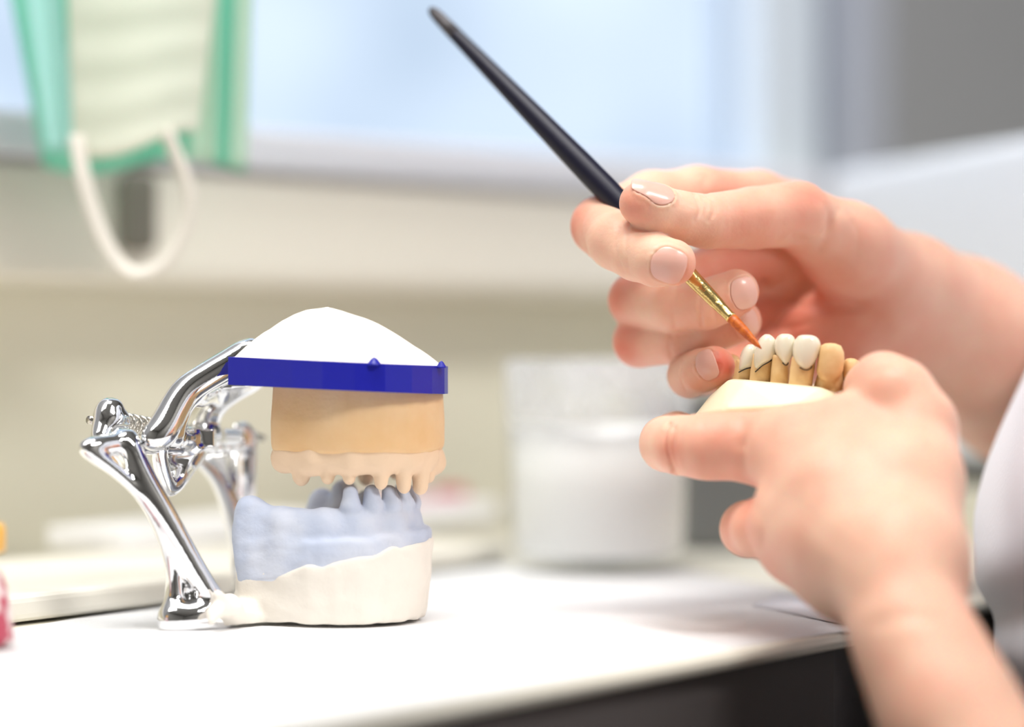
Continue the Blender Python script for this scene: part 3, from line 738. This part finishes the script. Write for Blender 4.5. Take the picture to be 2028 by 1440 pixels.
s.chain([(1260, 594, 752, 56), (1335, 606, 734, 52), (1400, 602, 728, 50), (1430, 592, 727, 48), (1458, 578, 727, 45)], k)
s.chain([(1368, 744, 754, 44), (1366, 744, 737, 44), (1390, 734, 727, 43), (1414, 727, 723, 42)], k)
s.chain([(1190, 448, 738, 60), (1222, 478, 724, 58), (1262, 503, 716, 54), (1300, 516, 710, 52), (1331, 520, 708, 47)], k)
s.chain([(1580, 424, 742, 66), (1490, 432, 731, 61), (1400, 438, 722, 54), (1345, 430, 717, 51), (1300, 416, 714, 50), (1270, 403, 712, 44)], 1.2)
# creases
def sk(pts, dz): return [P(x, y, d - dz) for x, y, d in pts]
s.groove(sk([(1560, 590, 770), (1600, 606, 768), (1660, 610, 766), (1700, 602, 768)], 3), 1.4, 2.6)
s.groove(sk([(1615, 400, 745), (1640, 440, 748), (1620, 490, 752)], 9), .7, 2.2)
RV, RF = s.mesh()
rflush = flushpts(RV, [(P(1140, 450, 735), 9, .55), (P(1215, 590, 748), 9, .6), (P(1222, 690, 748), 9, .7), (P(1442, 715, 714), 8, 1.0), (P(1370, 545, 702), 6, .45), (P(1245, 400, 706), 7, .35),
                       (P(1520, 520, 760), 22, .75), (P(1560, 610, 765), 26, .7), (P(1640, 680, 765), 26, .55), (P(1500, 460, 722), 12, .4), (P(1600, 400, 735), 10, .45), (P(1480, 600, 722), 9, .5), (P(1490, 650, 730), 9, .55)])
# left hand (holds the model)
s = SDF([P(1240, 690, 700)[0], 560, -60], [172, 745, P(1500, 670, 700)[2]], .58)
s.chain([(1785, 1170, 628, 108), (1803, 1250, 620, 104), (1850, 1350, 612, 114), (1893, 1440, 605, 124), (1975, 1570, 596, 136), (2060, 1700, 586, 140)], 10)
s.chain([(1560, 900, 674, 78), (1660, 980, 652, 92), (1775, 1110, 634, 112)], 10)
s.chain([(1555, 1030, 664, 72), (1660, 1070, 646, 86), (1780, 1140, 632, 104)], 8)
s.chain([(1575, 1100, 668, 58), (1680, 1150, 650, 70), (1780, 1180, 632, 96)], 8)
s.chain([(1585, 1062, 662, 68), (1700, 1122, 642, 88)], 9)
s.chain([(1812, 860, 664, 74), (1812, 950, 652, 82), (1800, 1080, 636, 106)], 10)
s.chain([(1590, 880, 676, 78), (1700, 862, 670, 76), (1810, 850, 666, 74)], 8)
s.chain([(1680, 930, 660, 90), (1760, 960, 652, 90)], 8)
s.chain([(1815, 835, 664, 74), (1778, 784, 668, 72), (1750, 768, 674, 68), (1732, 772, 694, 58), (1722, 780, 712, 48)], 2.5)
k = 4
s.chain([(1600, 900, 672, 82), (1520, 890, 680, 70), (1460, 884, 684, 62), (1400, 885, 687, 60), (1348, 882, 692, 59)], k)
s.chain([(1348, 882, 692, 59), (1322, 880, 699, 55), (1318, 874, 716, 50), (1340, 860, 732, 46)], .8)
s.chain([(1570, 1040, 664, 66), (1510, 1046, 676, 60), (1482, 1048, 688, 56)], 1.5)
s.chain([(1482, 1048, 688, 56), (1486, 1050, 705, 52), (1520, 1030, 722, 48)], .8)
s.chain([(1600, 1110, 676, 52), (1570, 1090, 700, 48), (1640, 1050, 715, 44)], 2)
s.chain([(1720, 970, 700, 42), (1830, 962, 690, 37), (1875, 962, 686, 33)], .8)
s.chain([(1720, 1020, 696, 40), (1830, 1016, 684, 34), (1868, 1014, 680, 31)], .8)
s.groove(sk([(1480, 830, 682), (1474, 880, 682), (1480, 935, 682)], 9), .5, 2.2)
s.groove(sk([(1470, 1000, 678), (1500, 1010, 670), (1505, 1080, 668)], 6), .5, 2.2)
LV, LF = s.mesh()
lflush = flushpts(LV, [(P(1327, 890, 684), 5.5, .5), (P(1440, 870, 678), 14, .3), (P(1760, 720, 668), 12, .15), (P(1510, 1030, 668), 11, .45), (P(1445, 1050, 680), 9, .3), (P(1890, 962, 684), 12, .9), (P(1882, 1014, 680), 12, .9), (P(1560, 1150, 664), 12, .35), (P(1620, 880, 666), 20, .22), (P(1840, 830, 660), 14, .1)])
# fingernails: lie on the fingertips, skin fold raised round them
def vnormals(V, F):
    F = np.asarray(F); n = np.zeros_like(V); c = np.cross(V[F[:, 2]] - V[F[:, 0]], V[F[:, 3]] - V[F[:, 1]])
    for j in range(4): np.add.at(n, F[:, j], c)
    return n / np.maximum(np.linalg.norm(n, axis=1), 1e-9)[:, None]
NAILS = []
def nail(V, F, VN, tree, px, py, d, ang, ln, wd, mixn=.7, up=0, lift=.16, tiplift=.25):
    c = P(px, py, d); cd = c - np.array([0, 0, CAMH]); cd /= np.linalg.norm(cd)
    h, nrm, _, _ = tree.ray_cast(Vector(c - cd * 60), Vector(cd), 120)
    c = np.array(h); nr = np.array(nrm); nr = nr if np.dot(nr, cd) < 0 else -nr
    vd = cd * (1 - mixn) - nr * mixn + np.array([0, 0, -up]); vd /= np.linalg.norm(vd)
    e1 = np.array([math.cos(ang), 0, -math.sin(ang)]); e1 -= vd * np.dot(e1, vd); e1 /= np.linalg.norm(e1); e2 = np.cross(vd, e1)
    mm = d / FPX; nu, nv = 15, 17; G = []; rim = []
    for i in range(nu):
        a = -1 + 2 * i / (nu - 1)
        half = max(.02, 1 - max(0, (-a - .1) / .9) ** 2.4) ** .5 if a < 0 else max(.02, 1 - .45 * max(0, (a - .3) / .7) ** 2.2) ** .5
        for j in range(nv):
            b = -1 + 2 * j / (nv - 1)
            q = c + e1 * (a - .12 * max(0, a) * b * b) * ln / 2 * mm + e2 * b * half * wd / 2 * mm
            h, n2, _, _ = tree.ray_cast(Vector(q - vd * 20), Vector(vd), 45)
            if h is None or abs(np.dot(np.array(h) - c, vd)) > 5.5: h, n2, _, _ = tree.find_nearest(Vector(q))
            n_ = np.array(n2); n_ = n_ if np.dot(n_, vd) < 0 else -n_
            h = np.array(h)
            if (abs(b) > .99 or i == 0) and a < .75: rim.append(h)
            rr = max(abs(a), abs(b)); G.append(h + n_ * (lift * (1 - .9 * rr ** 6) + tiplift * max(0, a - .7) / .3 * (1 - .5 * b * b)))
    G = np.array(G).reshape(nu, nv, 3)
    for _ in range(4):
        G[1:-1, 1:-1] = (G[:-2, 1:-1] + G[2:, 1:-1] + G[1:-1, :-2] + G[1:-1, 2:]) / 4
    F2 = [[i * nv + j, (i + 1) * nv + j, (i + 1) * nv + j + 1, i * nv + j + 1] for i in range(nu - 1) for j in range(nv - 1)]
    NAILS.append((G.reshape(-1, 3), F2))
    rim = np.array(rim); m = np.where(np.linalg.norm(V - c, axis=1) < ln * mm)[0]
    dr = np.linalg.norm(V[m][:, None] - rim[None], axis=2); k = dr.argmin(1); dr = dr.min(1)
    cc = G.reshape(-1, 3).mean(0); out = np.linalg.norm(V[m] - cc, axis=1) > np.linalg.norm(rim[k] - cc, axis=1)
    ok = (VN[m] * vd).sum(1) < .15
    dsp = np.where(out, .34 * np.exp(-((dr - .75) / .6) ** 2), -.22 * np.clip(dr / .5, 0, 1)) * ok
    inside = ~out; far = inside & (dr > ln * mm * .6); dsp[far] = 0
    return m, dsp
def crease(V, VN, tree, path, d, h, w):
    pts = []
    for x, y in spline(np.array(path, float), 6):
        c = P(x, y, d); cd = c - np.array([0, 0, CAMH]); cd /= np.linalg.norm(cd)
        hit = tree.ray_cast(Vector(c - cd * 60), Vector(cd), 120)[0]
        if hit is not None: pts.append(np.array(hit))
    if not pts: return 0
    pts = np.array(pts); r = np.zeros(len(V))
    m = np.where(((V > pts.min(0) - 4 * w) & (V < pts.max(0) + 4 * w)).all(1))[0]
    best = np.full(len(m), 1e9)
    for a, b in zip(pts, pts[1:]):
        ba = b - a; t = np.clip(((V[m] - a) @ ba) / max(ba @ ba, 1e-9), 0, 1)
        best = np.minimum(best, np.linalg.norm(V[m] - a - t[:, None] * ba, axis=1))
    r[m] = -h * np.exp(-(best / w) ** 2); return r
def donails(V, F, specs, creases):
    VN = vnormals(V, F); tree = BVHTree.FromPolygons([Vector(v) for v in V], [list(map(int, f)) for f in F])
    D = np.zeros(len(V))
    for sp in creases:
        D += crease(V, VN, tree, *sp)
    for sp in specs:
        m, dsp = nail(V, F, VN, tree, *sp[:6], **sp[6] if len(sp) > 6 else {}); D[m] += dsp
    return V + VN * D[:, None]
R_ = math.radians
RV = donails(RV, RF, [(1322, 526, 708, R_(20), 68, 68), (1296, 373, 714, R_(212), 86, 58, dict(mixn=.95, up=.1, tiplift=.9)), (1474, 582, 727, R_(-14), 54, 62),
                      (1398, 722, 723, R_(-20), 42, 60), (1480, 640, 738, R_(-14), 44, 52)],
    [([(1374, 384), (1384, 402), (1386, 420), (1376, 436)], 716, .5, .7), ([(1402, 386), (1414, 404), (1412, 424), (1404, 436)], 718, .45, .7), ([(1392, 392), (1398, 412), (1394, 430)], 717, .25, .5),
     ([(1430, 392), (1440, 420), (1436, 446)], 720, .15, .6), ([(1226, 452), (1218, 480), (1224, 512), (1232, 534)], 722, .3, 1.0), ([(1244, 448), (1240, 490), (1246, 540)], 718, .2, .7),
     ([(1390, 572), (1386, 600), (1390, 648)], 728, .5, .6), ([(1418, 582), (1414, 610), (1420, 640)], 727, .25, .6), ([(1340, 566), (1334, 610), (1338, 650)], 734, .2, .8),
     ([(1330, 664), (1326, 690), (1332, 712)], 742, .3, .7), ([(1352, 712), (1346, 742), (1356, 772)], 734, .35, .7), ([(1160, 420), (1152, 450), (1162, 492)], 738, .25, 1.2),
     ([(1398, 352), (1392, 372), (1398, 386)], 764, .4, 1.2), ([(1570, 470), (1600, 478), (1630, 462), (1650, 440), (1662, 415)], 750, .5, 1.6), ([(1690, 440), (1700, 470), (1696, 510)], 765, .3, 1.4),
     ([(1520, 640), (1560, 650), (1600, 640)], 780, .5, 1.2), ([(1510, 560), (1550, 590), (1600, 604), (1680, 606)], 770, .8, 1.8)])
LV = donails(LV, LF, [], [([(1326, 838), (1318, 862), (1320, 890), (1328, 915), (1338, 940)], 690, 1.0, .75), ([(1336, 846), (1332, 870), (1334, 900), (1344, 935)], 689, .6, .6),
    ([(1310, 858), (1308, 885), (1316, 912)], 692, .3, .6), ([(1350, 860), (1352, 890), (1358, 925)], 688, .2, .7), ([(1390, 834), (1394, 880), (1398, 936)], 686, .12, .8), ([(1468, 832), (1474, 880), (1470, 940)], 682, .4, 1.8),
    ([(1446, 1020), (1440, 1050), (1448, 1085)], 682, .25, .8), ([(1500, 1005), (1512, 1040), (1508, 1085)], 668, .5, 1.6), ([(1560, 980), (1620, 1040), (1690, 1110)], 650, .18, 3), ([(1590, 1100), (1650, 1140), (1720, 1190)], 650, .18, 3),
    ([(1730, 740), (1752, 728), (1776, 736)], 668, .3, 1.0), ([(1735, 1235), (1790, 1222), (1850, 1226)], 618, .35, 2.0)])
# torso, upper arms (inside the coat)
s = SDF([90, 420, -310], [420, 1010, 330], 4)
s.chainmm([(258, 700, -240, 55), (262, 700, 60, 66), (266, 700, 220, 62)], 30)
s.chainmm([(272, 630, 225, 42), (215, 545, 30, 40), (166, 505, -180, 36)], 20)
s.chainmm([(166, 505, -180, 36), (152, 538, -125, 26), (139, 564, -82, 20.5), (128, 586, -43, 17.3), (119.6, 596, -28.8, 15.2)], 3)
s.chainmm([(282, 780, 225, 42), (296, 870, 120, 40), (252, 895, 30, 33)], 20)
s.chainmm([(252, 895, 30, 33), (212, 876, 50, 30)], 10)
TVv, TF = s.mesh()
BV, BF = join((RV, RF.tolist()), (LV, LF.tolist()), (TVv, TF.tolist()))
person = obj('person', BV, BF, M['skin'], origin=(220, 700, -250))
tag(person, 'person in a white coat painting a dental crown, only hands and forearms showing', 'person')
at = person.data.attributes.new('flush', 'FLOAT', 'POINT')
at.data.foreach_set('value', np.concatenate([rflush, lflush, np.zeros(len(TVv))]).astype(np.float32))
for G, F2 in NAILS:
    o = obj('fingernail', G, F2, M['nail'], person)
    m = o.modifiers.new('thickness', 'SOLIDIFY'); m.thickness = .0004; m.offset = -1; subsurf(o, 1)

# coat
zs = [-330, -250, -160, -100, -60, -40, -30, -20, -12, -6, 0, 6, 12, 20, 30, 42, 54, 66, 80, 110, 150, 210, 270, 310, 330]
xs = [200, 190, 180, 174, 168, 160, 154, 147, 143.5, 141, 139.5, 138, 137.5, 138, 139.5, 142, 146, 151, 157, 168, 180, 186, 190, 205, 240]
seg = 72; V = []
for z, xl in zip(zs, xs):
    for k_ in range(seg):
        a = 2 * math.pi * k_ / seg; ra = 262 - xl; rb = 165 if z < 260 else 165 - (z - 260) * .9
        fold = 2.2 * math.sin(a * 9 + z * .05) * (abs(z) > 25) - 9 * math.exp(-((z - 4 - 14 * math.sin((a - math.pi) * 1.5)) / 7) ** 2) * (.5 + .5 * math.cos((a - math.pi - .55) * 1.6))
        V.append([262 + (ra + fold) * math.cos(a), 704 + (rb + fold) * math.sin(a), z])
n = len(zs); F = [[i * seg + k_, i * seg + (k_ + 1) % seg, (i + 1) * seg + (k_ + 1) % seg, (i + 1) * seg + k_] for i in range(n - 1) for k_ in range(seg)]
F += [[(n - 1) * seg + k_ for k_ in range(seg)]]
sl = [tube(spline([(276, 655, 285), (218, 552, 60), (172, 508, -150), (158, 520, -160)], 6), np.r_[np.linspace(66, 52, 12), np.linspace(52, 46, 7)], 28),
      tube(spline([(282, 755, 285), (298, 868, 130), (262, 896, 38), (236, 888, 44)], 6), np.r_[np.linspace(66, 50, 12), np.linspace(50, 40, 7)], 28)]
ct = obj('lab_coat', *join((V, F), *sl), M['coat'], person); subsurf(ct, 1)
ct['label'] = 'white cotton lab coat at the right edge'

# ------------------------------------------------------------------ light, sky, camera
def area(name, loc_, size, power, color, target):
    l = bpy.data.lights.new(name, 'AREA'); l.shape = 'RECTANGLE'; l.size, l.size_y = size; l.energy = power; l.color = color
    o = bpy.data.objects.new(name, l); COL.objects.link(o); o.location = loc_
    o.rotation_euler = (Vector(target) - Vector(loc_)).to_track_quat('-Z', 'Y').to_euler(); return o
area('ceiling_lamp', (-1.0, -.2, 2.62), (1.2, .6), 14, (1, .985, .955), (-1.0, -.2, 0))
area('ceiling_lamp_bench', (-.3, .45, 2.62), (1.2, .6), 48, (1, .985, .96), (-.3, .45, 0))
area('wall_fill', (1.5, -.6, 2.62), (1.2, .6), 72, (1, .985, .96), (1.5, -.6, 0))  # unseen lamp added off to the right to brighten the back wall
w = bpy.data.worlds.new('sky'); bpy.context.scene.world = w; w.use_nodes = True
nt = w.node_tree; N = nt.nodes; L = nt.links; bg = N['Background']
tc = N.new('ShaderNodeTexCoord'); no = N.new('ShaderNodeTexNoise'); no.inputs['Scale'].default_value = 13; no.inputs['Detail'].default_value = 2
cr = N.new('ShaderNodeValToRGB'); cr.color_ramp.elements[0].position = .35; cr.color_ramp.elements[1].position = .68
cr.color_ramp.elements[0].color = lin(184, 201, 219); cr.color_ramp.elements[1].color = lin(222, 236, 250)
L.new(tc.outputs['Generated'], no.inputs['Vector']); L.new(no.outputs['Fac'], cr.inputs[0]); L.new(cr.outputs[0], bg.inputs[0])
bg.inputs[1].default_value = 1.55

cam = bpy.data.cameras.new('camera'); co = bpy.data.objects.new('camera', cam); COL.objects.link(co)
co.location = (0, 0, TOP + CAMH * .001); co.rotation_euler = (math.pi / 2, 0, 0)
cam.lens = 85; cam.sensor_width = 36; cam.clip_start = .02
cam.dof.use_dof = True; cam.dof.focus_distance = .712; cam.dof.aperture_fstop = 2.8
sc = bpy.context.scene; sc.camera = co
sc.cycles.transparent_max_bounces = 24; sc.cycles.use_denoising = True
sc.view_settings.view_transform = 'Standard'; sc.view_settings.look = 'None'
sc.view_settings.exposure = -0.22; sc.view_settings.gamma = 1
